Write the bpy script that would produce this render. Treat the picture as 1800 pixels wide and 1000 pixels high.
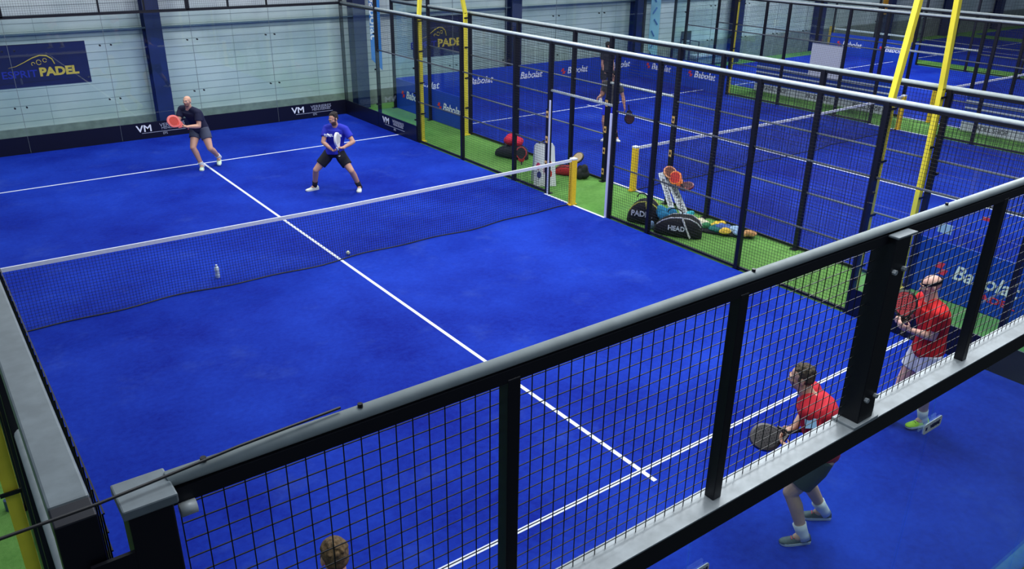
import bpy, bmesh, math, random
from mathutils import Vector as V, Matrix, noise
random.seed(7)
sc = bpy.context.scene
C = sc.collection
for o in list(bpy.data.objects): bpy.data.objects.remove(o)

# ------------------------------------------------------------------ camera
CAM = (-5.13, -11.596, 5.024)
YAW, PITCH, ROLL = 0.64177, 0.4151, 0.0141
cy, sy, cp, sp = math.cos(YAW), math.sin(YAW), math.cos(PITCH), math.sin(PITCH)
fw = V((sy*cp, cy*cp, -sp)); rt = V((cy, -sy, 0)); up = rt.cross(fw)
rx = rt*math.cos(ROLL) + up*math.sin(ROLL); ux = up*math.cos(ROLL) - rt*math.sin(ROLL)
cd = bpy.data.cameras.new('camera'); cam = bpy.data.objects.new('camera', cd); C.objects.link(cam)
cd.sensor_width = 36; cd.lens = 1437.8/1800*36; cd.clip_start = 0.05; cd.clip_end = 200
M = Matrix((rx, ux, -fw)).transposed().to_4x4(); M.translation = V(CAM); cam.matrix_world = M
sc.camera = cam
# ------------------------------------------------------------------ light
w = bpy.data.worlds.new('world'); sc.world = w; w.use_nodes = True
w.node_tree.nodes['Background'].inputs[0].default_value = (.62, .78, 1, 1)
w.node_tree.nodes['Background'].inputs[1].default_value = 0.22
def area(x, y, z, sx, sy_, p, col=(.93, .97, 1)):
    l = bpy.data.lights.new('hall_light', 'AREA'); l.shape = 'RECTANGLE'; l.size = sx; l.size_y = sy_
    l.energy = p; l.color = col
    o = bpy.data.objects.new('hall_light', l); C.objects.link(o); o.location = (x, y, z)
for x, y, p in ((3, -6, 420), (3, 0, 420), (3, 6, 400), (-3, 7, 260), (-3, 0, 160), (-3, -9.5, 130), (2.5, -9.3, 270), (11, -5, 420), (11, 3, 420), (11, 9, 200), (22, -2, 600), (24, 7, 950)):  # near-end pair and last light added to brighten the railing and far wall
    area(x, y, 7.6, 2.2, 2.2, p)
sc.view_settings.view_transform = 'Standard'; sc.view_settings.look = 'None'
sc.view_settings.gamma = 1; sc.view_settings.use_curve_mapping = False
sc.view_settings.exposure = 0.0
sc.cycles.transparent_max_bounces = 24
sc.cycles.max_bounces = 8

# ------------------------------------------------------------------ materials
def s2l(c): return tuple(((v/255)/12.92 if v/255 <= .04045 else ((v/255+.055)/1.055)**2.4) for v in c) + (1,)
MATS = {}
def mat(name, col, rough=.6, metal=0, spec=.5, var=0, scale=8, bump=0, bscale=200, col2=None, wav=None):
    if name in MATS: return MATS[name]
    m = bpy.data.materials.new(name); m.use_nodes = True; nt = m.node_tree; b = nt.nodes['Principled BSDF']
    c = s2l(col); b.inputs['Base Color'].default_value = c; b.inputs['Roughness'].default_value = rough
    b.inputs['Metallic'].default_value = metal; b.inputs['Specular IOR Level'].default_value = spec
    tc = nt.nodes.new('ShaderNodeTexCoord')
    if var or col2:
        n = nt.nodes.new('ShaderNodeTexNoise'); n.inputs['Scale'].default_value = scale; n.inputs['Detail'].default_value = 6
        nt.links.new(tc.outputs['Object'], n.inputs['Vector'])
        r = nt.nodes.new('ShaderNodeValToRGB'); nt.links.new(n.outputs['Fac'], r.inputs[0])
        r.color_ramp.elements[0].position = .35; r.color_ramp.elements[1].position = .7
        r.color_ramp.elements[0].color = tuple(v*(1-var) for v in c[:3])+(1,)
        r.color_ramp.elements[1].color = s2l(col2) if col2 else tuple(min(1, v*(1+var)) for v in c[:3])+(1,)
        nt.links.new(r.outputs[0], b.inputs['Base Color'])
    if bump:
        n2 = nt.nodes.new('ShaderNodeTexNoise'); n2.inputs['Scale'].default_value = bscale
        nt.links.new(tc.outputs['Object'], n2.inputs['Vector'])
        bp = nt.nodes.new('ShaderNodeBump'); bp.inputs['Strength'].default_value = bump; bp.inputs['Distance'].default_value = .01
        nt.links.new(n2.outputs['Fac'], bp.inputs['Height']); nt.links.new(bp.outputs[0], b.inputs['Normal'])
    MATS[name] = m; return m
def turf(name, base, light, sand=.5):
    m = bpy.data.materials.new(name); m.use_nodes = True; nt = m.node_tree; b = nt.nodes['Principled BSDF']; L = nt.links.new
    b.inputs['Roughness'].default_value = .75; b.inputs['Specular IOR Level'].default_value = .08
    g = nt.nodes.new('ShaderNodeNewGeometry')
    n1 = nt.nodes.new('ShaderNodeTexNoise'); n1.inputs['Scale'].default_value = .45; n1.inputs['Detail'].default_value = 5; n1.inputs['Roughness'].default_value = .6
    n2 = nt.nodes.new('ShaderNodeTexNoise'); n2.inputs['Scale'].default_value = 14; n2.inputs['Detail'].default_value = 8; n2.inputs['Roughness'].default_value = .75
    n3 = nt.nodes.new('ShaderNodeTexNoise'); n3.inputs['Scale'].default_value = 1.1; n3.inputs['Detail'].default_value = 6; n3.inputs['Roughness'].default_value = .7
    for n in (n1, n2, n3): L(g.outputs['Position'], n.inputs['Vector'])
    ma = nt.nodes.new('ShaderNodeMath'); ma.operation = 'MULTIPLY_ADD'; L(n2.outputs['Fac'], ma.inputs[0]); ma.inputs[1].default_value = .55; L(n1.outputs['Fac'], ma.inputs[2])
    r = nt.nodes.new('ShaderNodeValToRGB'); L(ma.outputs[0], r.inputs[0])
    r.color_ramp.elements[0].position = .55; r.color_ramp.elements[1].position = 1.0
    r.color_ramp.elements[0].color = s2l(base); r.color_ramp.elements[1].color = s2l(light)
    r2 = nt.nodes.new('ShaderNodeValToRGB'); L(n3.outputs['Fac'], r2.inputs[0])
    r2.color_ramp.elements[0].position = .56; r2.color_ramp.elements[1].position = .82
    r2.color_ramp.elements[0].color = (0, 0, 0, 1); r2.color_ramp.elements[1].color = (sand, sand, sand, 1)
    mx = nt.nodes.new('ShaderNodeMixRGB'); L(r2.outputs[0], mx.inputs[0]); L(r.outputs[0], mx.inputs[1]); mx.inputs[2].default_value = s2l((66, 92, 172))
    L(mx.outputs[0], b.inputs['Base Color'])
    n4 = nt.nodes.new('ShaderNodeTexNoise'); n4.inputs['Scale'].default_value = 300; L(g.outputs['Position'], n4.inputs['Vector'])
    bp = nt.nodes.new('ShaderNodeBump'); bp.inputs['Strength'].default_value = .4; bp.inputs['Distance'].default_value = .01
    L(n4.outputs['Fac'], bp.inputs['Height']); L(bp.outputs[0], b.inputs['Normal'])
    return m
def glass(name, tint, refl=.035):
    m = bpy.data.materials.new(name); m.use_nodes = True; nt = m.node_tree; nt.nodes.remove(nt.nodes['Principled BSDF']); L = nt.links.new
    t = nt.nodes.new('ShaderNodeBsdfTransparent'); t.inputs[0].default_value = tint
    gl = nt.nodes.new('ShaderNodeBsdfGlossy'); gl.inputs['Roughness'].default_value = .01; gl.inputs[0].default_value = (1, 1, 1, 1)
    lw = nt.nodes.new('ShaderNodeLayerWeight'); lw.inputs[0].default_value = .5
    pw = nt.nodes.new('ShaderNodeMath'); pw.operation = 'POWER'; L(lw.outputs['Facing'], pw.inputs[0]); pw.inputs[1].default_value = 5
    fr = nt.nodes.new('ShaderNodeMath'); fr.operation = 'MULTIPLY_ADD'; L(pw.outputs[0], fr.inputs[0]); fr.inputs[1].default_value = .9; fr.inputs[2].default_value = refl
    mx = nt.nodes.new('ShaderNodeMixShader'); L(fr.outputs[0], mx.inputs[0]); L(t.outputs[0], mx.inputs[1]); L(gl.outputs[0], mx.inputs[2])
    L(mx.outputs[0], nt.nodes['Material Output'].inputs[0]); return m
BLUE = turf('blue_turf', (2, 22, 128), (25, 60, 178), .4)
GREEN = turf('green_turf', (80, 134, 58), (122, 172, 90), .1)
GLASS = glass('clear_glass', (.93, .98, .975, 1))
GLASS_NEAR = glass('clear_glass_thick', (.88, .985, .985, 1))
BLK = mat('black_steel', (13, 14, 26), .45, spec=.4)
NET = mat('wire_black', (14, 14, 20), .5)
RAILM = mat('rail_bright_grey', (182, 192, 192), .5, 0, var=.08, scale=15)
CROSS = mat('cross_rail_grey', (92, 98, 108), .5, 0)
GALV = mat('galvanised_steel', (176, 184, 188), .45, .1, var=.15, scale=12)
DGALV = mat('painted_grey_steel', (112, 122, 128), .5, .1, var=.12, scale=20)
WHITE = mat('line_white', (214, 218, 232), .7, var=.08, scale=30)
YEL = mat('yellow_paint', (232, 214, 60), .5, var=.06, scale=6)
PAD = mat('yellow_padding', (240, 196, 40), .7, var=.12, scale=40)
BAND = mat('dark_board', (8, 9, 26), .35)
BOARD = mat('blue_board', (16, 62, 176), .4, var=.05, scale=3)
LET = mat('lettering_white', (226, 230, 240), .6)
LETG = mat('lettering_grey', (150, 155, 175), .6)
RED = mat('mark_red', (222, 52, 52), .5)
STEELB = mat('navy_column', (18, 36, 84), .5, var=.1, scale=3)

# ------------------------------------------------------------------ mesh helpers
class MB:
    def __init__(s): s.v = []; s.f = []
    def box(s, x0, x1, y0, y1, z0, z1):
        b = len(s.v)
        s.v += [(x0,y0,z0),(x1,y0,z0),(x1,y1,z0),(x0,y1,z0),(x0,y0,z1),(x1,y0,z1),(x1,y1,z1),(x0,y1,z1)]
        s.f += [tuple(b+i for i in q) for q in ((0,3,2,1),(4,5,6,7),(0,1,5,4),(1,2,6,5),(2,3,7,6),(3,0,4,7))]; return s
    def bar(s, p, q, w_, h, side=None, caps=True):
        p, q = V(p), V(q); d = (q-p).normalized()
        a = V(side) if side else (V((0,0,1)) if abs(d.z) < .9 else V((0,1,0)))
        sx = d.cross(a).normalized(); sz = sx.cross(d).normalized(); b = len(s.v)
        for e in (p, q):
            for i, j in ((-1,-1),(1,-1),(1,1),(-1,1)): s.v.append(tuple(e + sx*i*w_/2 + sz*j*h/2))
        s.f += [(b,b+1,b+5,b+4),(b+1,b+2,b+6,b+5),(b+2,b+3,b+7,b+6),(b+3,b,b+4,b+7)]
        if caps: s.f += [(b+3,b+2,b+1,b),(b+4,b+5,b+6,b+7)]
        return s
    def tube(s, pts, r, n=12, caps=True):
        pts = [V(p) for p in pts]; rs = r if isinstance(r, (list, tuple)) else [r]*len(pts)
        base = len(s.v); prev = None
        for i, p in enumerate(pts):
            d = (pts[min(i+1, len(pts)-1)] - pts[max(i-1, 0)]).normalized()
            if prev is None:
                a = V((0,0,1)) if abs(d.z) < .9 else V((1,0,0)); u = d.cross(a).normalized()
            else: u = (prev - d*prev.dot(d)).normalized()
            prev = u; v_ = d.cross(u)
            for k in range(n):
                t = 2*math.pi*k/n; s.v.append(tuple(p + (u*math.cos(t) + v_*math.sin(t))*rs[i]))
        for i in range(len(pts)-1):
            for k in range(n):
                a = base+i*n+k; b = base+i*n+(k+1) % n; s.f.append((a, b, b+n, a+n))
        if caps:
            s.f.append(tuple(base+k for k in range(n))[::-1]); e = base+(len(pts)-1)*n; s.f.append(tuple(e+k for k in range(n)))
        return s
    def loft(s, rings, caps=True):
        n = len(rings[0]); base = len(s.v)
        for r in rings: s.v += [tuple(p) for p in r]
        for i in range(len(rings)-1):
            for k in range(n):
                a = base+i*n+k; b = base+i*n+(k+1) % n; s.f.append((a, b, b+n, a+n))
        if caps:
            s.f.append(tuple(base+k for k in range(n))[::-1]); e = base+(len(rings)-1)*n; s.f.append(tuple(e+k for k in range(n)))
        return s
    def capsule(s, p, q, r0, r1, n=14):
        p, q = V(p), V(q); L = (q-p).length
        if L < 1e-6: q = p+V((0,0,1e-4)); L = 1e-4
        d = (q-p)/L; pts = []; rs = []
        for a in (80, 60, 40, 20): pts.append(p - d*r0*math.sin(math.radians(a))); rs.append(r0*math.cos(math.radians(a)))
        pts += [p, q]; rs += [r0, r1]
        for a in (20, 40, 60, 80): pts.append(q + d*r1*math.sin(math.radians(a))); rs.append(r1*math.cos(math.radians(a)))
        return s.tube(pts, rs, n)
    def chain(s, pts, rs, n=14):
        for i in range(len(pts)-1): s.capsule(pts[i], pts[i+1], rs[i], rs[i+1], n)
        return s
    def ell(s, c, ax, n=16, m=10):
        c = V(c); base = len(s.v); ax = [V(a) for a in ax]
        for j in range(1, m):
            ph = math.pi*j/m
            for k in range(n):
                t = 2*math.pi*k/n
                s.v.append(tuple(c + ax[0]*math.sin(ph)*math.cos(t) + ax[1]*math.sin(ph)*math.sin(t) - ax[2]*math.cos(ph)))
        for j in range(m-2):
            for k in range(n):
                a = base+j*n+k; b = base+j*n+(k+1) % n; s.f.append((a, b, b+n, a+n))
        lo = len(s.v); s.v.append(tuple(c-ax[2])); hi = len(s.v); s.v.append(tuple(c+ax[2])); e = base+(m-2)*n
        for k in range(n):
            s.f.append((lo, base+(k+1) % n, base+k)); s.f.append((e+k, e+(k+1) % n, hi))
        return s
    def prism(s, outline, fr, depth):
        """outline 2D points, fr = (origin, xaxis, yaxis, normal)"""
        o, x, y, nrm = [V(a) for a in fr]; n = len(outline); b = len(s.v)
        for k in (0, depth):
            for a, c in outline: s.v.append(tuple(o + x*a + y*c + nrm*k))
        s.f.append(tuple(range(b+n-1, b-1, -1))); s.f.append(tuple(range(b+n, b+2*n)))
        for k in range(n): s.f.append((b+k, b+(k+1) % n, b+n+(k+1) % n, b+n+k))
        return s
    def mesh(s, name):
        me = bpy.data.meshes.new(name); me.from_pydata(s.v, [], s.f); me.update()
        bm = bmesh.new(); bm.from_mesh(me); bmesh.ops.recalc_face_normals(bm, faces=bm.faces); bm.to_mesh(me); bm.free(); return me
    def build(s, name, m, parent=None, smooth=False, bevel=0):
        me = s.mesh(name); me.materials.append(m)
        o = bpy.data.objects.new(name, me); C.objects.link(o)
        if smooth:
            for p in me.polygons: p.use_smooth = True
        if bevel:
            b = o.modifiers.new('bevel', 'BEVEL'); b.width = bevel; b.segments = 2; b.limit_method = 'ANGLE'
        setp(o, parent); return o
def setp(o, parent):
    if parent is not None:
        o.parent = parent; o.matrix_parent_inverse = Matrix.Translation(-V(parent.location)) if parent.rotation_euler[2] == 0 else parent.matrix_world.inverted()
def tag(o, label=None, cat=None, group=None, kind=None):
    if label: o['label'] = label
    if cat: o['category'] = cat
    if group: o['group'] = group
    if kind: o['kind'] = kind
    return o
def empty(name, loc, label, cat, group=None):
    o = bpy.data.objects.new(name, None); C.objects.link(o); o.location = loc; o.empty_display_size = .1
    return tag(o, label, cat, group)
def text(name, s, size, m, parent, loc, xdir, updir, align='CENTER', ext=.002, shear=0, sx=1, bold=0):
    cu = bpy.data.curves.new(name, 'FONT'); cu.body = s; cu.size = size; cu.align_x = align; cu.align_y = 'CENTER'; cu.extrude = ext; cu.shear = shear; cu.offset = bold
    cu.resolution_u = 3
    t = bpy.data.objects.new('tmp', cu); C.objects.link(t); bpy.context.view_layer.update()
    me = bpy.data.meshes.new_from_object(t.evaluated_get(bpy.context.evaluated_depsgraph_get()))
    bpy.data.objects.remove(t); bpy.data.curves.remove(cu)
    x = V(xdir).normalized(); u = V(updir).normalized(); n = x.cross(u)
    mm = Matrix((x*sx, u, n)).transposed().to_4x4(); mm.translation = V(loc); me.transform(mm)
    me.materials.clear(); me.materials.append(m); me.name = name
    o = bpy.data.objects.new(name, me); C.objects.link(o); setp(o, parent); return o
def blob(name, mb, voxel, m, parent, smooth=4, extra=None):
    me = mb.mesh(name); o = bpy.data.objects.new('tmp', me); C.objects.link(o)
    r = o.modifiers.new('r', 'REMESH'); r.mode = 'VOXEL'; r.voxel_size = voxel
    if smooth:
        s_ = o.modifiers.new('s', 'SMOOTH'); s_.iterations = smooth; s_.factor = .5
    bpy.context.view_layer.update()
    me2 = bpy.data.meshes.new_from_object(o.evaluated_get(bpy.context.evaluated_depsgraph_get()))
    bpy.data.objects.remove(o); me2.name = name; me2.materials.clear(); me2.materials.append(m)
    for p in me2.polygons: p.use_smooth = True; p.material_index = 0
    if extra: extra(me2)
    ob = bpy.data.objects.new(name, me2); C.objects.link(ob); setp(ob, parent); return ob

# ------------------------------------------------------------------ floors and courts
fn = MB().box(-12, 60, -22, -10.3, -.2, -.006).build('floor', mat('dark_concrete_floor', (34, 38, 38), .8, var=.15, scale=3)); tag(fn, 'dark floor of the hall on the near side of the railing', 'floor', kind='structure')
fl = MB().box(-12, 60, -16, 10.85, -.2, -.012).build('floor', GREEN); tag(fl, 'bright green artificial grass around the courts', 'floor', kind='structure')
def court_floor(x0, label):
    o = MB().box(x0, x0+10, -10, 10, -.1, 0).build('court_turf', BLUE); tag(o, label, 'court floor', kind='structure')
    m = x0+5
    MB().box(x0, x0+10, 6.925, 6.975, 0, .002).build('service_line', WHITE, o)
    MB().box(x0, x0+10, -6.975, -6.925, 0, .002).build('service_line', WHITE, o)
    MB().box(m-.025, m+.025, -7.15, 7.15, .0005, .0025).build('centre_line', WHITE, o)
    for xx in (x0+.03, x0+9.97): MB().box(xx-.025, xx+.025, -.95, .85, .0005, .003).build('doorway_line', WHITE, o)
    return o
court_floor(-5, 'blue artificial turf of the nearest padel court')
court_floor(6.65, 'blue artificial turf of the second padel court')
court_floor(18.3, 'blue artificial turf of the third padel court, far right')
court_floor(29.9, 'blue artificial turf of the fourth padel court, in the distance')
court_floor(41.5, 'blue artificial turf of the most distant padel court')

# ------------------------------------------------------------------ hall wall
def wallmat():
    m = bpy.data.materials.new('insulated_panel'); m.use_nodes = True; nt = m.node_tree; b = nt.nodes['Principled BSDF']; L = nt.links.new
    b.inputs['Roughness'].default_value = .45
    g = nt.nodes.new('ShaderNodeNewGeometry'); sx = nt.nodes.new('ShaderNodeSeparateXYZ'); L(g.outputs['Position'], sx.inputs[0])
    def grid(out, period, width):
        a = nt.nodes.new('ShaderNodeMath'); a.operation = 'DIVIDE'; L(out, a.inputs[0]); a.inputs[1].default_value = period
        f = nt.nodes.new('ShaderNodeMath'); f.operation = 'FRACT'; L(a.outputs[0], f.inputs[0])
        c = nt.nodes.new('ShaderNodeMath'); c.operation = 'LESS_THAN'; L(f.outputs[0], c.inputs[0]); c.inputs[1].default_value = width; return c.outputs[0]
    h = grid(sx.outputs['Z'], .185, .07); v_ = grid(sx.outputs['X'], 2.3, .004)
    mx = nt.nodes.new('ShaderNodeMath'); mx.operation = 'MAXIMUM'; L(h, mx.inputs[0]); L(v_, mx.inputs[1])
    n = nt.nodes.new('ShaderNodeTexNoise'); n.inputs['Scale'].default_value = .8; n.inputs['Detail'].default_value = 4; L(g.outputs['Position'], n.inputs['Vector'])
    r = nt.nodes.new('ShaderNodeValToRGB'); L(n.outputs['Fac'], r.inputs[0])
    r.color_ramp.elements[0].color = s2l((178, 192, 192)); r.color_ramp.elements[1].color = s2l((208, 214, 214)); r.color_ramp.elements[0].position = .3; r.color_ramp.elements[1].position = .7
    m2 = nt.nodes.new('ShaderNodeMixRGB'); L(r.outputs[0], m2.inputs[1]); m2.inputs[2].default_value = s2l((140, 152, 156)); L(mx.outputs[0], m2.inputs[0])
    L(m2.outputs[0], b.inputs['Base Color'])
    bp = nt.nodes.new('ShaderNodeBump'); bp.inputs['Distance'].default_value = .01; bp.invert = True; L(mx.outputs[0], bp.inputs['Height']); L(bp.outputs[0], b.inputs['Normal'])
    return m
PANEL = wallmat()
CONC = mat('concrete', (128, 136, 130), .85, var=.18, scale=5, bump=.3, bscale=40)
wl = MB().box(-14, 60, 10.85, 11.05, 0, 9).build('wall_far', PANEL); tag(wl, 'pale grey ribbed metal hall wall behind the courts', 'wall', kind='structure')
pl = MB().box(-14, 18, 10.80, 10.85, -.012, .42).box(18, 60, 10.80, 10.85, -.012, .9).build('baseboard_far', CONC); tag(pl, 'grey concrete plinth at the foot of the hall wall', 'plinth', kind='structure')
for i in range(-3, 9):
    x = .24 + 5.57*i
    o = MB()
    o.box(x-.19, x+.19, 10.42, 10.44, -.012, 9); o.box(x-.19, x+.19, 10.78, 10.80, -.012, 9); o.box(x-.03, x+.03, 10.44, 10.78, -.012, 9)
    tag(o.build('steel_column', STEELB), None, None, kind='structure')
tag(MB().box(-14, 60, 10.72, 10.85, 2.54, 2.57).build('trim_1', mat('shadow_ledge_blue_grey', (84, 104, 124), .6)), None, None, kind='structure')  # ledge added so its cast shadow makes the dark band on the wall
for zz, xx in ((6.2, 0), (3.75, 0)):
    tag(MB().box(-14, 60, 10.70, 10.85, zz, zz+.1).build('trim_1', STEELB if zz > 5 else DGALV), None, None, kind='structure')

# ------------------------------------------------------------------ court enclosures
def wires(axis, c, a0, a1, z0, z1, step=.05, t=.0034):
    """square welded mesh in a plane: axis 'x' -> plane x=c spanning y; 'y' -> plane y=c spanning x"""
    mb = MB(); P = (lambda a, z, k: (c+k, a, z)) if axis == 'x' else (lambda a, z, k: (a, c+k, z))
    n = round((a1-a0)/step)
    for i in range(n+1): mb.bar(P(a0+(a1-a0)*i/n, z0, 0), P(a0+(a1-a0)*i/n, z1, 0), t, t, caps=False)
    n = round((z1-z0)/step)
    for i in range(n+1): mb.bar(P(a0, z0+(z1-z0)*i/n, t), P(a1, z0+(z1-z0)*i/n, t), t, t, caps=False)
    return mb
def ad_letters(parent, loc, xdir, n, sc_=1.0):
    """white mark with small print under it, as printed on the dark base boards"""
    x = V(xdir); u = V((0, 0, 1)); L_ = V(loc)
    text('lettering', 'VM', .20*sc_, LET, parent, L_ - x*.42*sc_ + u*.03 + n, xdir, (0,0,1), sx=1.15, bold=.004)
    text('lettering', 'VERRIERES', .105*sc_, LETG, parent, L_ + x*.17*sc_ + u*.075 + n, xdir, (0,0,1), sx=1.1)
    text('lettering', 'MENUISERIES', .075*sc_, LETG, parent, L_ + x*.17*sc_ + u*.0 + n, xdir, (0,0,1), sx=1.1)
    text('lettering', 'EPS', .07*sc_, LETG, parent, L_ - u*.13 + n, xdir, (0,0,1))
    o, xx, nn = L_ - x*.48*sc_ - u*.075 + n, x, n.normalized()
    MB().bar(o, o + x*.95*sc_, .003, .012).build('underline', LETG, parent)
def babolat(parent, loc, xdir, n, size=.3, second=False):
    x = V(xdir).normalized(); L_ = V(loc); nn = V(n)
    # two slanted red strokes beside the word
    for k, (dx, dz) in enumerate(((0, .03), (.06, -.03))):
        pts = [(-.07, -.09), (.03, -.09), (.07, .0), (-.03, .0)]
        s_ = size/.3
        MB().prism([(a*s_+dx*s_, b*s_+(.09 if k == 0 else 0)*s_) for a, b in pts], (L_ - x*size*2.15 + nn*.8, x, V((0,0,1)), nn.normalized()), .003).build('emblem', RED, parent)
    text('lettering', 'Babolat', size, LET, parent, L_ + nn, xdir, (0,0,1), shear=.25, bold=.005)
    if second: text('lettering', 'PADEL', size*.45, RED, parent, L_ + nn + x*size*.6 - V((0,0,size*.75)), xdir, (0,0,1), sx=1.5, bold=.002)

YS = [-10, -8, -6, -4, -2, -.98, .86, 2, 4, 6, 8, 10]
def side_fence(x, out, label, band='dark', mesh=True, y_from=-10, tall=True, step=.05, group=None):
    root = empty('court_fence', (x, 0, 0), label, 'court fence', group)
    xo = x + out*.045        # frame centre, just outside the playing edge
    for y in YS:
        if y < y_from: continue
        h = 3.92 if (abs(y) >= 8 and tall) else 3.0
        MB().box(xo-.04, xo+.04, y-.035, y+.035, -.012, h).build('post', BLK, root, bevel=.004)
        MB().box(xo-.07+out*.03, xo+.07+out*.03, y-.06, y+.06, -.012, 0).build('base_plate', BLK, root)
    # top rails (round tube on a flat) and cross rails
    segs = [(a, b) for a, b in zip(YS[:-1], YS[1:]) if a >= y_from]
    y0 = max(-10, y_from)
    MB().tube([(xo, y0, 3.02), (xo, 10, 3.02)], .032).build('top_rail', RAILM, root, smooth=True)
    MB().bar((xo, y0, 2.975), (xo, 10, 2.975), .05, .04).build('rail_flat', BLK, root)
    for a, b in segs:
        mid = (a+b)/2
        if abs(mid) > 8:      # tall glass pane with mesh above
            MB().box(x-.006, x+.006, a+.01, b-.01, .40 if band == 'dark' else .85 if band == 'blue' else .02, 2.94).build('glass_pane', GLASS, root)
            if tall:
                MB().box(xo-.04, xo+.04, a+.04, b-.04 if b < 10 else b-.02, 3.84, 3.92).build('top_beam', DGALV, root, bevel=.006)
                wires('x', x-out*.01, a+.04, b-.04, 3.0, 3.86, step).build('wire_mesh', NET, root)
        elif abs(mid) > 6:    # two metre pane with mesh above
            MB().box(x-.006, x+.006, a+.01, b-.01, .40 if band == 'dark' else .85 if band == 'blue' else .02, 1.97).build('glass_pane', GLASS, root)
            MB().tube([(xo, a, 2.0), (xo, b, 2.0)], .017, 8).build('cross_rail', CROSS, root, smooth=True)
            if mesh: wires('x', x, a+.04, b-.04, 2.02, 2.97, step).build('wire_mesh', NET, root)
        elif abs(mid) < .5:   # doorway
            MB().tube([(xo, a, 2.08), (xo, b, 2.08)], .026, 8).build('door_header', GALV, root, smooth=True)
            if mesh: wires('x', x, a+.04, b-.04, 2.1, 2.97, step).build('wire_mesh', NET, root)
        else:
            for z in (1.0, 2.0): MB().tube([(xo, a, z), (xo, b, z)], .017, 8).build('cross_rail', CROSS, root, smooth=True)
            MB().bar((xo, a, .03), (xo, b, .03), .04, .04).build('bottom_rail', BLK, root)
            if mesh: wires('x', x, a+.04, b-.04, .03, 2.97, step).build('wire_mesh', NET, root)
        if abs(mid) > 6 and 'none' not in band:
            n = V((-out, 0, 0))
            if band == 'dark':
                bd = MB().box(x-.012, x+.012, a+.005, b-.005, 0, .40).build('base_board', BAND, root)
                if 6 < mid < 8 and out > 0: ad_letters(bd, (x, mid+.12, .22), (0, -out, 0), n*.016, 1.1)
            else:
                bd = MB().box(x-.012, x+.012, a+.005, b-.005, 0, .85).build('base_board', BOARD, root)
                side = -1 if x < 10 else -1
                babolat(bd, (x, mid-.05, .45), (0, -1, 0), V((-.016, 0, 0)), .30, second=(y0 < -9 and mid < 0 and x < 10))
    for y in (8, 6, -6, -8):
        if y < y_from: continue
        for z in ((.55, 1.2, 1.8) if abs(y) == 6 else (.6, 1.5, 2.4)):
            MB().tube([(x-out*.02, y+.05*(1 if y > 0 else -1), z), (x+out*.03, y+.05*(1 if y > 0 else -1), z)], .022, 10).build('glass_clamp', BLK, root)
    return root
f1 = side_fence(5, 1, 'black mesh and glass side fence between the nearest court and the green strip')
f2 = side_fence(-5, -1, 'black side fence along the left edge of the nearest court, below the camera')
f3 = side_fence(6.65, -1, 'black mesh side fence of the second court, with blue boards at both ends', band='blue')
f4 = side_fence(16.65, 1, 'black mesh fence on the far side of the second court', band='blue')
f5 = side_fence(18.3, -1, 'black mesh fence on the near side of the third court', band='none_blue')
f6 = side_fence(28.3, 1, 'black mesh fence on the far side of the third court', band='blue', step=.1)

def end_fence(x0, y, label, band, far=True, step=.05):
    root = empty('court_fence', (x0+5, y, 0), label, 'court fence')
    s = 1 if y > 0 else -1; yo = y + s*.045
    xs = [x0+1.0*i for i in range(11)]
    top = 3.92
    for i, x in enumerate(xs):
        if i in (0, 10): continue
        big = i % 2 == 1
        if i in (2, 6): MB().box(x-.045, x+.045, yo-.03, yo+.03, 3.0, top).build('post', BLK, root)
        elif i % 2 == 0 or i in (5, 7): MB().box(x-.02, x+.02, yo-.02, yo+.02, 3.0, top).build('post', BLK, root)
    MB().tube([(x0, yo, top+.02), (x0+10, yo, top+.02)], .027).build('top_rail', GALV, root, smooth=True)
    MB().bar((x0, yo, 3.0), (x0+10, yo, 3.0), .06, .06).build('glass_beam', BLK, root)
    wires('y', y, x0+.04, x0+9.96, 3.03, top-.02, step).build('wire_mesh', NET, root)
    zb = .40 if band == 'dark' else .85 if band == 'blue' else .02
    for i in range(5):
        a, b = x0+2*i, x0+2*i+2
        MB().box(a+.005, b-.005, y-.006, y+.006, zb, 2.97).build('glass_pane', GLASS, root)
        if zb > .1: bd = MB().box(a+.005, b-.005, y-.012, y+.012, 0, zb).build('base_board', BAND if band == 'dark' else BOARD, root)
        if i: MB().box(a-.004, a+.004, y-.007, y+.007, .02, 2.97).build('joint', DGALV, root)
        if band == 'dark':
            if i in (0, 2, 4): ad_letters(bd, ((a+.18, 0, a+1.02, 0, a+1.05)[i], y, .22), (1, 0, 0), V((0, -.016, 0)), 1.15)
        elif band == 'blue': babolat(bd, ((a+b)/2, y, .5), (1, 0, 0), V((0, -.016, 0)), .30)
        for z in (1.05, 2.3):
            for d in (-.12, .12):
                if i: MB().tube([(a+d, y-.03, z), (a+d, y+.03, z)], .02, 8).build('glass_clamp', BLK, root)
    return root
e1 = end_fence(-5, 10, 'glass end wall with dark boards behind the two far players', 'dark')
e2 = end_fence(6.65, 10, 'glass end wall with blue boards at the far end of the second court', 'blue')
e3 = end_fence(18.3, 10, 'glass end wall of the third court, far right background', 'none', step=.1)

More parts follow.
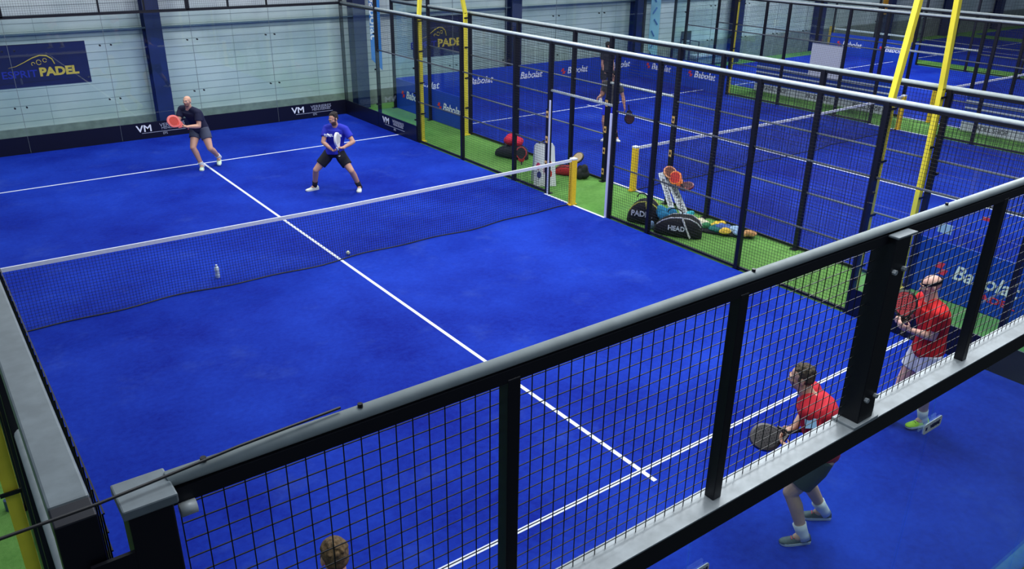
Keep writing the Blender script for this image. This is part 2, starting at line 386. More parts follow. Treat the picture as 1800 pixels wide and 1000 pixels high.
# ------------------------------------------------------------------ near end wall (the railing in front of the camera)
root = empty('court_fence', (0, -10, 0), 'black mesh railing with grey top tube right in front of the camera', 'court fence')
ZB = 3.0; ZT = 3.87
MB().tube([(-4.86, -10, ZT+.048), (5, -10, ZT+.048)], .0185, 20).build('top_rail', RAILM, root, smooth=True)
MB().bar((-4.86, -10, ZT+.01), (5, -10, ZT+.01), .04, .04).build('rail_flat', BLK, root)
MB().box(-4.86, 5, -10.06, -9.95, ZB-.10, ZB-.006).build('glass_beam', BLK, root, bevel=.002)
MB().box(-4.86, 5, -10.061, -9.949, ZB-.006, ZB).build('beam_lit_top', GALV, root)  # pale strip paints the lit top face of the black beam
for x, w_, d_ in ((-3.94, .045, .045), (-2.95, .045, .045), (-1.045, .045, .045), (0, .10, .1), (1, .045, .045), (2, .1, .1), (3, .045, .045), (4, .1, .1)):
    MB().box(x-w_/2, x+w_/2, -10-d_/2, -10+d_/2, ZB, ZT).build('post', BLK, root, bevel=.003)
# the wide bolted post
po = MB().box(-2.05, -1.935, -10.05, -9.95, ZB+.012, ZT+.02).build('post', BLK, root, bevel=.004)
MB().box(-2.065, -1.92, -10.065, -9.935, ZT+.02, ZT+.03).build('cap_plate', DGALV, po, bevel=.003)
MB().box(-2.09, -1.90, -10.062, -9.948, ZB, ZB+.012).build('base_plate', GALV, po, bevel=.003)
for z in (3.13, 3.74):
    for dx in (-.035, .035):
        MB().tube([(-1.9925+dx, -10.05, z), (-1.9925+dx, -10.066, z)], .011, 6).build('bolt', GALV, po)
MB().tube([(-1.90, -10.02, ZB+.012), (-1.90, -10.02, ZB+.05)], .013, 6).build('bolt', GALV, po)
MB().tube([(-1.87, -10.0, ZB+.03), (-1.93, -10.0, ZB+.03)], .018, 10).build('bolt', BLK, po)
# left corner post
cp_ = MB().box(-4.955, -4.865, -10.06, -9.97, 0, ZT+.03).build('corner_post', BLK, root, bevel=.004)
MB().box(-4.965, -4.855, -10.07, -9.96, ZT+.03, ZT+.055).build('cap_plate', DGALV, cp_, bevel=.004)
MB().tube([(-4.85, -10.03, ZT-.02), (-4.815, -10.03, ZT-.02)], .016, 12).build('clamp_knob', GALV, cp_, smooth=True)
MB().box(-5.04, -4.95, -10.058, -10.048, 0, ZT-.06).build('corner_plate', BLK, root)
for x in (-4.78, -3.95+.5-.95, -2.9, -1.6, -.6, .6):
    MB().tube([(x, -10.005, ZT+.066), (x, -10.005, ZT+.076)], .007, 8).build('rivet', BLK, root)
for i, (a, b) in enumerate(((-4.86, -3.05), (-3.05, -1.2), (-1.2, .8), (.8, 2.8), (2.8, 5))):
    MB().box(a+.004, b-.004, -10.006, -9.994, .4, ZB-.10).build('glass_pane', GLASS_NEAR, root)
wires('y', -9.975, -4.84, 4.96, ZB-.03, ZT, .05, .0026).build('wire_mesh', NET, root)
MB().box(-5, 5, -10.012, -9.988, 0, .4).build('base_board', BAND, root)

def sticker(loc, w_, h, label, root_=None):
    o = MB()
    n = 8; pts = []
    for cxx, czz, a0 in ((w_/2-.015, h/2-.015, 0), (-w_/2+.015, h/2-.015, 90), (-w_/2+.015, -h/2+.015, 180), (w_/2-.015, -h/2+.015, 270)):
        for k in range(5):
            a = math.radians(a0 + 22.5*k); pts.append((cxx+.015*math.cos(a), czz+.015*math.sin(a)))
    st = MB().prism(pts, (V(loc), V((1, 0, 0)), V((0, 0, 1)), V((0, -1, 0))), .004).build('glass_clip', mat('clip_white', (240, 244, 248), .5))
    tag(st, label, 'glass clip')
    text('lettering', 'VERRE', h*.5, mat('print_navy', (40, 50, 110), .6), st, V(loc)+V((w_*.1, -.006, 0)), (1, 0, 0), (0, 0, 1), sx=1.1)
    MB().box(loc[0]-w_*.42, loc[0]-w_*.34, loc[1]-.006, loc[1]-.003, loc[2]-h*.15, loc[2]+h*.15).build('mark', mat('print_navy', (40, 50, 110), .6), st)
sticker((-1.185, -10.008, 2.655), .175, .062, 'white printed clip plate on the glass joint near the yellow shoe')
sticker((-2.985, -10.008, 2.64), .12, .05, 'white clip plate on the glass joint, at the bottom edge')
# ------------------------------------------------------------------ cable at left corner
cb = MB().tube([V((-5.6, -10.09, 3.955)), V((-5.17, -10.05, 3.95)), V((-5.0, -10.04, 3.945)), V((-4.9, -10.03, 3.945)), V((-4.7, -10.015, 3.95)), V((-4.45, -10.0, 3.95))], .0035, 8).build('cable', NET)
tag(cb, 'thin black cable crossing the corner post at bottom left', 'cable')

# ------------------------------------------------------------------ nets
def net(x0, label, pads, sag=.03):
    r = empty('tennis_net', (x0+5, 0, 0), label, 'net')
    H = lambda x: .88 + .04*abs(x-(x0+5))/5
    n = 40
    tp = MB()
    for s in range(2):
        pass
    ring = []
    for i in range(n+1):
        x = x0+.04 + 9.92*i/n; z = H(x)
        ring.append([(x, -.012, z), (x, .012, z), (x, .012, z-.055), (x, -.012, z-.055)])
    tp.loft(ring).build('net_tape', mat('tape_white', (220, 222, 232), .6, var=.05, scale=20), r)
    wb = MB(); m = 236
    yb = lambda x: -.1*(1-abs(x-(x0+5))/6) + .035*math.sin(x*1.9) + .03*math.sin(x*4.3)
    for i in range(m+1):
        x = x0+.05 + 9.9*i/m
        wb.bar((x, 0, H(x)-.05), (x, yb(x), .012), .0035, .0035, caps=False)
    for j in range(21):
        t = j/20; pr_ = None
        for i in range(0, 61):
            x = x0+.05 + 9.9*i/60; p = V((x, yb(x)*t, (H(x)-.05)*(1-t)+.012*t))
            if pr_: wb.bar(pr_, p, .0035, .0035, caps=False)
            pr_ = p
    wb.build('net_mesh', NET, r)
    bo = [(x0+.05+9.9*i/60, yb(x0+.05+9.9*i/60), .012) for i in range(61)]
    MB().tube(bo, .009, 6).build('bottom_cord', NET, r)
    for x in pads:
        sgn = 1 if x > x0+5 else -1
        p = MB().box(x-.04, x+.04, -.04, .04, 0, .93).build('net_post', BLK, r)
        pb = MB().box(x-.055, x+.055, -.055, .055, .02, .90).build('post_padding', PAD, p, bevel=.012)
        MB().box(x-.058, x+.058, -.058, .058, .90, .935).build('post_cap', WHITE, p, bevel=.008)
        MB().box(x-.09, x+.09, -.05, .05, 0, .02).build('foot_plate', PAD, p)
    return r
net(-5, 'long black net with a white top tape across the nearest court', (-4.97, 4.97))
net(6.65, 'black net with white tape across the second court', (6.62, 16.68))
net(18.3, 'black net with white tape across the third court', (18.3, 28.3))

# ------------------------------------------------------------------ yellow lamp masts
def mast(x, y, bend, label, z1=6.2):
    r = empty('lamp_mast', (x, y, 0), label, 'lamp mast', None)
    MB().bar((x, y, -.012), (x, y, 3.02), .09, .07, side=(0, 1, 0)).build('pole', YEL, r, bevel=.004)
    MB().bar((x, y, 3.0), (x+bend, y, z1), .09, .07, side=(0, 1, 0)).build('arm', YEL, r, bevel=.004)
    MB().box(x-.09, x+.09, y-.07, y+.07, -.012, .01).build('base_plate', YEL, r)
    s = -1 if x < 5.6 or 10 < x < 17.2 else 1
    for z in (.7, 1.45, 2.2, 2.9):
        MB().bar((x-.07, y-.055, z), (x+.07, y-.055, z), .012, .03).build('bracket', BLK, r)
    return r
mast(5.16, 6.0, .28, 'yellow lamp mast at the far end of the green strip, left one')
mast(6.47, 6.0, -.75, 'yellow lamp mast at the far end of the green strip, right one')
mast(5.17, -5.965, .45, 'tall yellow lamp mast leaning right, left of the near pair')
mast(6.49, -5.93, -.25, 'tall yellow lamp mast, right of the near pair')
mast(-5.145, -5.93, -.3, 'yellow lamp mast at the left edge beside the left fence')
mast(16.83, 6.05, .2, 'distant yellow lamp mast beyond the far corner of the second court')
mast(18.12, -5.9, -.2, 'yellow lamp mast at the top right corner of the view')
#PART2
# ------------------------------------------------------------------ banners on the hall wall
def curve_pts(f, n=24): return [f(i/(n-1)) for i in range(n)]
def logo_banner(x0, x1, z0, z1, y, label):
    navy = mat('banner_navy', (14, 18, 66), .55)
    b = MB().box(x0, x1, y-.012, y, z0, z1).build('advertising_banner', navy); tag(b, label, 'banner')
    w_ = x1-x0; h = z1-z0; cx_ = (x0+x1)/2; yy = y-.016
    gold = mat('logo_gold', (226, 190, 66), .6); blu = mat('logo_blue', (34, 46, 170), .6)
    text('lettering', 'ESPRIT', h*.235, blu, b, (x0+w_*.445, yy, z0+h*.30), (1,0,0), (0,0,1), align='RIGHT', sx=1.12, bold=.003)
    text('lettering', 'PADEL', h*.27, gold, b, (x0+w_*.465, yy, z0+h*.32), (1,0,0), (0,0,1), align='LEFT', sx=1.1, bold=.012)
    sw = [(.16, .47), (.24, .50), (.33, .58), (.42, .67), (.50, .72), (.57, .70), (.62, .62), (.64, .50)]
    m = MB().tube([(x0+w_*a, yy, z0+h*c) for a, c in sw], [.002, .006, .009, .012, .014, .016, .016, .012], 8)
    m.build('emblem', gold, b)
    k = MB()
    for (a, c, r) in ((.42, .53, .035), (.48, .56, .05), (.545, .60, .04)):
        k.tube([(x0+w_*a+r*math.cos(t), yy, z0+h*c+r*1.1*math.sin(t)) for t in [j*2*math.pi/12 for j in range(12 if a != .42 else 9)]], .008, 6)
    k.build('emblem', gold, b)
    return b
logo_banner(-3.32, -1.29, 1.36, 2.33, 10.85, 'navy advertising banner with gold and blue lettering, at the left of the hall wall')
logo_banner(7.75, 9.62, 1.22, 2.42, 10.85, 'navy banner with gold logo seen between the two far yellow masts')
# tall vertical blue beach flag
def flag(x, y, z0, z1, w_, col, label, slant=True):
    fm = mat('flag_%d_%d' % (col[0], col[1]), col, .6)
    b = MB().prism([(-w_/2, z0+w_*1.0), (w_/2, z0), (w_/2, z1), (-w_/2, z1)], ((x, y, 0), (1,0,0), (0,0,1), (0,-1,0)), .008).build('vertical_banner', fm)
    tag(b, label, 'banner'); return b
fb = flag(6.22, 10.3, 1.05, 4.6, .34, (40, 120, 200), 'tall blue vertical banner with white lettering behind the court corner')
text('lettering', 'babolat', .34, LET, fb, (6.16, 10.286, 2.55), (0, 0, -1), (1, 0, 0), sx=1.2, bold=.006)
fb2 = flag(17.75, 10.5, .35, 4.6, .5, (140, 190, 215), 'pale blue vertical banner beside the wide column at upper centre')
k = MB()
for i in range(9): k.tube([(17.62+.26*((i*7) % 3)/2, 10.487, .9+.4*i), (17.80-.1*((i*5) % 3), 10.487, 1.1+.4*i)], .03, 6)
k.build('mark', mat('flag_print', (70, 120, 190), .6), fb2)
ob_ = MB().box(33.2, 34.0, 10.70, 10.72, 1.3, 2.4).build('advertising_banner', mat('orange', (226, 160, 50), .6)); tag(ob_, 'small orange poster on the hall wall at the upper right', 'banner')

# ------------------------------------------------------------------ third court details
whb = mat('white_board', (196, 200, 214), .5)
pn = MB().box(16.74, 16.76, 2.05, 3.95-.85, 1.02, 1.96).build('white_panel', whb); tag(pn, 'square whitish panel hung on the far fence of the second court', 'panel')
bd = empty('striped_barrier', (17.9, 0, 0), 'long low barrier with white and blue stripes along the third court', 'barrier')
for a, b in ((-5.8, -1.05), (.95, 5.9)):
    bb = MB().box(17.985, 18.015, a, b, .03, .95).build('barrier_board', BOARD, bd)
    MB().box(17.975, 17.985, a, b, .03, .27).build('white_stripe', whb, bb)
    for z in (.42, .62, .80): MB().box(17.975, 17.985, a, b, z, z+.045).build('white_stripe', whb, bb)
    n = 3
    for i in range(n):
        text('lettering', 'PADEL SHOP', .16, BAND, bb, (17.972, b-(i+.5)*(b-a)/n, .15), (0, -1, 0), (0, 0, 1))
# yellow posts with a tape, far away by the hall wall
pr_ = empty('rope_barrier', (28.9, 9.5, 0), 'distant low barrier with yellow padded post and white tape near the hall wall', 'barrier')
for y in (10.4, 6.6): MB().box(28.9-.09, 28.9+.09, y-.09, y+.09, 0, 1.05).build('barrier_post', PAD, pr_, bevel=.02)
MB().box(28.89, 28.91, 6.6, 10.4, .93, 1.0).build('barrier_tape', WHITE, pr_)
# folding director chair near the hall wall
def chair(x, y):
    r = empty('director_chair', (x, y, -.012), 'dark folding chair standing by the pale hall wall, upper centre', 'chair')
    wd = mat('chair_frame', (40, 44, 44), .5); fab = mat('chair_fabric', (34, 48, 52), .8)
    w_, d = .56, .46
    for sx in (-1, 1):
        for sy in (-1, 1):
            top = 1.35 if sy > 0 else 1.0
            MB().bar((x+sx*w_/2, y+sy*d/2, -.012), (x+sx*w_/2*.9, y+sy*d/2, top), .035, .035).build('leg', wd, r)
        MB().bar((x+sx*w_/2*.95, y-d/2, 1.0), (x+sx*w_/2*.95, y+d/2, 1.0), .05, .03).build('armrest', wd, r)
        MB().bar((x+sx*w_/2, y-d/2, .3), (x+sx*w_/2, y+d/2, .3), .03, .03).build('stretcher', wd, r)
    MB().box(x-w_/2, x+w_/2, y-d/2, y+d/2, .72, .76).build('seat', fab, r)
    MB().box(x-w_/2+.02, x+w_/2-.02, y+d/2-.02, y+d/2+.01, 1.02, 1.36).build('backrest', fab, r)
    MB().bar((x-w_/2, y-d/2, .3), (x+w_/2, y-d/2, .3), .03, .03).build('stretcher', wd, r)
chair(19.6, 10.35)
# low white benches beyond the second court
def bench(x, y, L_, label):
    r = empty('bench', (x, y, -.012), label, 'bench', None)
    MB().box(x-L_/2, x+L_/2, y-.22, y+.22, .38, .45).build('seat', whb, r, bevel=.01)
    MB().box(x-L_/2+.1, x-L_/2+.18, y-.18, y+.18, -.012, .38).build('leg', whb, r)
    MB().box(x+L_/2-.18, x+L_/2-.1, y-.18, y+.18, -.012, .38).build('leg', whb, r)
    MB().box(x-L_/2+.18, x+L_/2-.18, y-.01, y+.01, .06, .36).build('brace_panel', whb, r)
bench(20.9, 10.45, 2.0, 'low whitish bench by the hall wall behind the third court')

# ------------------------------------------------------------------ door sleeves
def sleeve(x, y, zs, label):
    r = empty('post_sign_strip', (x, y, 0), label, 'sign')
    b = MB().box(x-.012, x+.0, y-.045, y+.045, zs[0]-.12, zs[-1]+.17).build('strip', BLK, r)
    for z in zs:
        p = MB().box(x-.018, x-.012, y-.034, y+.034, z, z+.13).build('tag_plate', mat('plate_gold', (200, 160, 96), .6), b)
        MB().box(x-.02, x-.018, y-.02, y+.02, z+.04, z+.09).build('mark', BLK, p)
sleeve(4.998, .86, (.55, 1.05, 1.55), 'black strip with small tan plates on the doorway post behind the white board')
sleeve(6.565, .86, (.15, .6, 1.05, 1.6), 'black strip with tan plates on the doorway post of the second court')
sleeve(6.565, -1.0, (.95, 1.6), 'black strip with tan plates on the doorway post behind the leaning rackets')
ws = MB().box(4.985, 5.003, -.965, -.915, 0, 1.95).build('door_edge_strip', mat('pale_lilac', (190, 194, 226), .5)); tag(ws, 'pale vertical edge strip on the near doorway post of the green strip', 'strip')
ws2 = MB().box(4.985, 5.003, .775, .812, .0, 1.9).build('door_edge_strip', mat('pale_lilac', (190, 194, 226), .5)); tag(ws2, 'thin pale edge strip on the doorway post beside the white board', 'strip')

# ------------------------------------------------------------------ padel racket
def racket_outline(n=36, w_=.13, h=.15):
    pts = []
    for k in range(n):
        t = math.pi*2*k/n - math.pi/2
        x = w_*math.cos(t); y = h*math.sin(t)
        if y < 0: x *= 1 - .32*(-y/h)**1.5
        pts.append((x, y))
    return pts
def racket(center, ydir, ndir, face, rim, label, grip=(30, 30, 34), group=None, name='padel_racket', s=1.0, rimw=.022):
    y = V(ydir).normalized(); n_ = V(ndir); n_ = (n_ - y*n_.dot(y)).normalized(); x = y.cross(n_); c = V(center)
    fm = mat('racket_%d_%d_%d' % face, face, .6); rm = mat('rim_%d_%d_%d' % rim, rim, .4); gm = mat('grip_%d' % grip[0], grip, .8)
    r = empty(name, tuple(c), label, 'racket', group)
    out = racket_outline()
    MB().prism([(a*.94*s, b*.94*s) for a, b in out], (c - n_*.019*s, x, y, n_), .038*s).build('racket_face', fm, r, bevel=.003)
    ring = []
    for a, b in out:
        d = V((a, b)).normalized(); p = c + x*a*s + y*b*s; q = c + x*(a-d[0]*rimw)*s + y*(b-d[1]*rimw)*s
        ring.append([p - n_*.017*s, p + n_*.017*s, q + n_*.0215*s, q - n_*.0215*s])
    ring.append(ring[0]); MB().loft(ring, caps=False).build('rim', rm, r, smooth=False)
    hb = MB()
    for i in range(-3, 4):
        for j in range(-3, 4):
            a, b = i*.026*s, (j*.026+.02)*s
            if (a/.095)**2+((b)/.11)**2 < s*s:
                for sg in (-1, 1):
                    hb.tube([c + x*a + y*b + n_*sg*.0185*s, c + x*a + y*b + n_*sg*.0198*s], .0065*s, 8)
    hb.build('perforation', mat('hole_dark', (12, 12, 16), .8), r)
    th = MB()
    for sg in (-1, 1): th.bar(c - y*.125*s + x*.07*s*sg, c - y*.195*s + x*.017*s*sg, .022*s, .03*s)
    th.bar(c - y*.165*s - x*.04*s, c - y*.165*s + x*.04*s, .02*s, .028*s); th.build('throat', rm, r)
    hd = MB().tube([c - y*.185*s, c - y*.19*s, c - y*.315*s, c - y*.32*s], [.012*s, .0165*s, .0165*s, .019*s], 10).build('handle', gm, r, smooth=True)
    MB().tube([c - y*.315*s, c - y*.328*s], .021*s, 10).build('butt_cap', rm, hd)
    cord = [c - y*.325*s + x*.0, c - y*.36*s + x*.03, c - y*.40*s - V((0, 0, .03)), c - y*.36*s - x*.03 - V((0,0,.02)), c - y*.327*s]
    MB().tube(cord, .0025, 6).build('wrist_cord', gm, hd)
    return r

# ------------------------------------------------------------------ people
def ik(a, c, l1, l2, hint):
    a, c = V(a), V(c); d = c-a; L_ = d.length
    if L_ > (l1+l2)*.995: c = a + d.normalized()*(l1+l2)*.995; d = c-a; L_ = d.length
    u = d/L_; x = (l1*l1 - l2*l2 + L_*L_)/(2*L_); h = math.sqrt(max(0, l1*l1 - x*x))
    k = V(hint); k = k - u*k.dot(u)
    k = k.normalized() if k.length > 1e-5 else V((0, 0, 1))
    return a + u*x + k*h, c
def hand(mb, w_, d, nrm, side, curl=.9, s=1.0):
    """w_ wrist, d direction of the palm, nrm the way the palm faces, side = towards the thumb"""
    d = V(d).normalized(); n_ = V(nrm); n_ = (n_ - d*n_.dot(d)).normalized(); t = V(side); t = (t - d*t.dot(d) - n_*t.dot(n_)).normalized()
    mb.capsule(w_ - d*.02, w_ + d*.02, .026*s, .028*s)
    mb.ell(w_ + d*.05*s, (t*.041*s, n_*.017*s, d*.052*s), 14, 10)
    for i, (off, L_) in enumerate(((.028, .98), (.010, 1.08), (-.009, 1.0), (-.027, .82))):
        p = w_ + d*(.088 - abs(i-1)*.004)*s + t*off*s; a = curl*.55; r = .0088*s
        pts = [p - d*.02]; rs = [r*1.05]; pts.append(p); rs.append(r)
        for seg, ln in enumerate((.040, .026, .021)):
            a_ = a*(1 + .9*seg)
            p = p + (d*math.cos(a_) + n_*math.sin(a_))*ln*L_*s; pts.append(p); rs.append(r*(.95-.1*seg))
        mb.chain(pts, rs, 8)
    p = w_ + d*.03*s + t*.03*s
    q = p + (t*.75 + d*.6 + n_*.3).normalized()*.036*s; e = q + (t*.15 + d*.75 + n_*.75*curl).normalized()*.032*s
    mb.chain([p - t*.012, p, q, e], [.012, .012, .0105, .009], 8)
def person(name, label, S):
    r = empty('person', (S['pelvis'][0], S['pelvis'][1], 0), label, 'person')
    face = V(S['face']).normalized(); P = V(S['pelvis']); N = V(S['neck']); H = V(S['head'])
    lat = V(S['lat']).normalized()                      # towards the person's own left
    hl = V(S.get('hiplat', S['lat'])).normalized()
    skin = mat('skin_%d' % S['skin'][0], S['skin'], .55, var=.04, scale=18)
    spine = (N-P); sl = spine.length; su = spine.normalized(); back = su.cross(lat).normalized()   # lateral x up
    fdir = lat.cross(su)*1.0
    if fdir.dot(V(S['body'])) < 0: fdir = -fdir
    bow = S.get('bow', .03); s = S.get('s', 1.0); g = s*S.get('g', 1.09)
    def tp(t): return P + spine*t - fdir*bow*4*t*(1-t) if 0 <= t <= 1 else P + spine*t
    prof = [(-.16, .085, .075), (-.12, .13, .10), (0, .165, .118), (.18, .152, .108), (.38, .140, .102), (.60, .163, .118), (.80, .180, .118), (.92, .165, .098), (1.0, .09, .07), (1.04, .06, .058)]
    def torso(mb, off, t0, t1, offd=None):
        rings = []
        for t, a, b in prof:
            if t < t0-1e-6 or t > t1+1e-6: continue
            l_ = (hl*(1-max(0, min(1, t))) + lat*max(0, min(1, t))).normalized()
            f_ = fdir
            rings.append([tp(t) + l_*(a*g+off)*math.copysign(abs(math.cos(k*math.pi/12))**.9, math.cos(k*math.pi/12)) + f_*(b*g+(off if offd is None else offd))*math.sin(k*math.pi/12) for k in range(24)])
        mb.loft(rings)
    sh = {}; el = {}; wr = {}; hp = {}; kn = {}; an = {}
    for sd, k in ((1, 'L'), (-1, 'R')):
        sh[k] = N + lat*.176*g*sd - su*.055*s + V(S.get('sho'+k, (0, 0, 0)))
        el[k], wr[k] = ik(sh[k], S['hand'+k], .285*s, .255*s, S.get('el'+k, -face + V((0, 0, -1)) + lat*sd*.6))
        hp[k] = P + hl*.095*s*sd - su*.03
        kn[k], an[k] = ik(hp[k], S['ank'+k], .43*s, .42*s, S.get('kn'+k, V(S['body'])))
    B = MB(); torso(B, 0, -.16, 1.04)
    B.capsule(N - su*.03, H - V((0,0,.07)) - face*.015, .062*g, .054*g)
    for k in 'LR':
        B.capsule(N + (sh[k]-N)*.35 + su*.01, sh[k], .058*g, .056*g)
        B.chain([sh[k], sh[k] + (el[k]-sh[k])*.45, el[k]], [.056*g, .050*g, .038*g])
        B.chain([el[k], el[k] + (wr[k]-el[k])*.3, wr[k]], [.038*g, .042*g, .026*g])
        B.chain([hp[k], hp[k] + (kn[k]-hp[k])*.5, kn[k]], [.092*g, .080*g, .056*g])
        cal = (kn[k]-an[k]).cross(hl).normalized()
        if cal.dot(V(S['body'])) > 0: cal = -cal
        B.chain([kn[k], kn[k] + (an[k]-kn[k])*.32 + cal*.012, an[k]], [.054*g, .056*g, .036*g])
        td = V(S['toe'+k]).normalized()
        B.capsule(an[k], an[k] + td*.05 - V((0,0,.03)), .036*g, .034*g)
        hd_ = S.get('hd'+k, (wr[k]-el[k]).normalized()); hand(B, wr[k], hd_, S.get('hn'+k, P-wr[k]), S.get('hs'+k, V((0, 0, 1))), S.get('curl', 1.0), s)
    # head
    fu = V(S.get('headup', (0, 0, 1))); fl_ = fu.cross(face).normalized(); fu = face.cross(fl_).normalized(); hs = s*1.0
    def hpnt(a, b, c): return H + (fl_*a + face*b + fu*c)*hs
    def he(c, e): B.ell(hpnt(*c), (fl_*e[0]*hs, face*e[1]*hs, fu*e[2]*hs), 18, 12)
    he((0, -.012, .030), (.076, .095, .083)); he((0, .018, -.03), (.060, .070, .078)); he((0, .045, -.078), (.034, .034, .030))
    he((0, .082, .022), (.050, .016, .012)); he((0, .080, -.052), (.024, .014, .012)); he((0, .070, -.020), (.050, .022, .022))
    B.chain([hpnt(0, .084, .012), hpnt(0, .104, -.022)], [.009*hs, .013*hs], 10)
    he((.016, .092, -.027), (.009, .010, .008)); he((-.016, .092, -.027), (.009, .010, .008))
    for sg in (-1, 1): he((sg*.078, -.008, -.008), (.010, .018, .030)); he((sg*.047, .060, -.012), (.018, .018, .016))
    lips = mat('lips_%d' % S['skin'][0], tuple(int(v*m_) for v, m_ in zip(S['skin'], (.82, .62, .62))), .5)
    beard = mat('beard_%d' % S.get('beard', (90, 70, 60))[0], S.get('beard', (90, 70, 60)), .9)
    def paint(me):
        me.materials.append(lips); me.materials.append(beard)
        for p in me.polygons:
            q_ = p.center - H; a, b, c = q_.dot(fl_)/hs, q_.dot(face)/hs, q_.dot(fu)/hs
            if q_.length > .2: continue
            if abs(a) < .024 and b > .07 and -.060 < c < -.044: p.material_index = 1
            elif 'beard' in S and b > .01 and c < -.034 and c > -.125 and not (abs(a) < .02 and c > -.045) and (b > .03 or c < -.05 or abs(a) > .05): p.material_index = 2
    blob('body', B, S.get('vox', .0085), skin, r, 5, paint)
    for sg in (-1, 1):
        e = MB().ell(hpnt(sg*.031, .084, .004), (fl_*.014, face*.008, fu*.007), 12, 8).build('eye', mat('eye_white', (224, 222, 220), .3), r, smooth=True)
        MB().ell(hpnt(sg*.031, .0905, .004), (fl_*.006, face*.003, fu*.006), 10, 8).build('iris', mat('iris_dark', (40, 30, 26), .3), e, smooth=True)
        MB().chain([hpnt(sg*.014, .098, .022), hpnt(sg*.03, .098, .027), hpnt(sg*.048, .086, .022)], [.0035, .004, .003], 8).build('eyebrow', mat('brow', S.get('hair', (80, 62, 50)), .9), r, smooth=True)
    # hair
    if 'hair' in S:
        hm = mat('hair_%d' % S['hair'][0], S['hair'], .85, var=.45, scale=60, bump=1, bscale=260)
        hb = MB(); he2 = lambda c, e: hb.ell(hpnt(*c), (fl_*e[0]*hs, face*e[1]*hs, fu*e[2]*hs), 20, 14)
        he2((0, -.028, .044), (.080, .090, .078)); he2((0, -.050, .005), (.073, .060, .066))
        for j in range(60):
            t = random.uniform(0, 6.28); p = random.uniform(.15, 1.2)
            c = (.074*math.sin(p)*math.cos(t), -.03+.088*math.sin(p)*math.sin(t), .046+.078*math.cos(p))
            if c[1] < .05: he2(c, (.014, .018, .012))
        if S.get('bun'): he2((0, -.04, .135), (.032, .032, .03))
        for sg in (-1, 1): he2((sg*.070, .008, .008), (.010, .018, .032))
        blob('hair', hb, .006, hm, r, 2)
    # shirt
    sm = mat('shirt_%d_%d_%d' % S['shirt'], S['shirt'], .85, var=.10, scale=5, bump=.5, bscale=9)
    T = MB(); torso(T, .018, S.get('tail', -.12), .92, .024)
    T.loft([[tp(t) + lat*a*math.cos(k*math.pi/12) + fdir*b*math.sin(k*math.pi/12) for k in range(24)] for t, a, b in ((.9, .17*g, .115*g), (.97, .12*g, .09*g), (1.02, .072*g, .072*g))])
    for k in 'LR':
        T.capsule(N + (sh[k]-N)*.35 + su*.012, sh[k] + su*.004, .068*g, .072*g)
        e_ = sh[k] + (el[k]-sh[k])*.62
        T.tube([sh[k] - (el[k]-sh[k])*.05, sh[k] + (el[k]-sh[k])*.3, e_], [.070*g, .072*g, .070*g], 18)
    shirt = blob('shirt', T, .009, sm, r, 6)
    # shorts
    om = mat('shorts_%d_%d_%d' % S['shorts'], S['shorts'], .85, var=.10, scale=6, bump=.4, bscale=10)
    Q = MB(); torso(Q, .013, -.16, .18, .017)
    for k in 'LR':
        e_ = hp[k] + (kn[k]-hp[k])*S.get('hem', .66)
        Q.tube([hp[k] + su*.03, hp[k] + (kn[k]-hp[k])*.25, e_], [.102*g, .106*g, .100*g], 20)
    blob('shorts', Q, .009, om, r, 5)
    # socks and shoes
    for k in 'LR':
        td = V(S['toe'+k]).normalized(); A = an[k]; sz = V(S.get('sole'+k, (0, 0, 1))).normalized(); td = (td - sz*td.dot(sz)).normalized(); tl = sz.cross(td)
        up_ = (kn[k]-A).normalized()
        MB().tube([A - up_*.05, A, A + up_*.05, A + up_*S.get('sock', .09)], [.046*g, .047*g, .048*g, .053*g], 14).build('sock', mat('sock_%d' % S['sockc'][0], S['sockc'], .9), r, smooth=True)
        base = A - sz*.085
        def shp(g, top): return g
        F = MB(); rings = []; A0 = base
        for y_, hw, zt in ((-.075, .022, .05), (-.065, .033, .075), (-.03, .038, .085), (.02, .040, .082), (.06, .043, .066), (.10, .046, .052), (.145, .044, .044), (.175, .033, .036), (.192, .015, .026)):
            rg = []
            for q in range(16):
                a = q*math.pi/8; rg.append(base + td*y_ + tl*hw*math.cos(a) + sz*(.018 + (zt-.018)*max(0, math.sin(a)) if math.sin(a) > 0 else .018 + .006*math.sin(a)))
            rings.append(rg)
        F.loft([[A0 + (p-A0)*1.08 for p in rg] for rg in rings]); shm = mat('shoe_%d_%d_%d' % S['shoe'], S['shoe'], .6, var=.12, scale=40)
        so = F.build('shoe', shm, r, smooth=True)
        MB().loft([[base + td*y_ + tl*(hw+.004)*math.copysign(1, c1)*abs(c1) + sz*zz for c1, zz in ((-1, 0), (1, 0), (1, .024), (-1, .024))] for y_, hw in ((-.08, .02), (-.068, .036), (-.02, .039), (.06, .045), (.12, .048), (.165, .042), (.19, .026), (.2, .008))]).build('sole', mat('sole_white', (218, 224, 222), .6), so)
        lc = MB()
        for j in range(4): lc.bar(base + td*(.03+.022*j) - tl*.022 + sz*(.083-.009*j), base + td*(.038+.022*j) + tl*.022 + sz*(.083-.009*j), .006, .008)
        lc.build('laces', mat('lace_%d' % S.get('lace', (200, 200, 200))[1], S.get('lace', (200, 200, 200)), .7), so)
    S['_'] = dict(sh=sh, el=el, wr=wr, N=N, P=P, H=H, lat=lat, fdir=fdir, tp=tp, hpnt=hpnt, fl=fl_, face=face, fu=fu, hs=hs)
    return r
RR = V((.801, -.598, 0)); FF = V((.598, .801, 0))      # image right and image depth on the floor

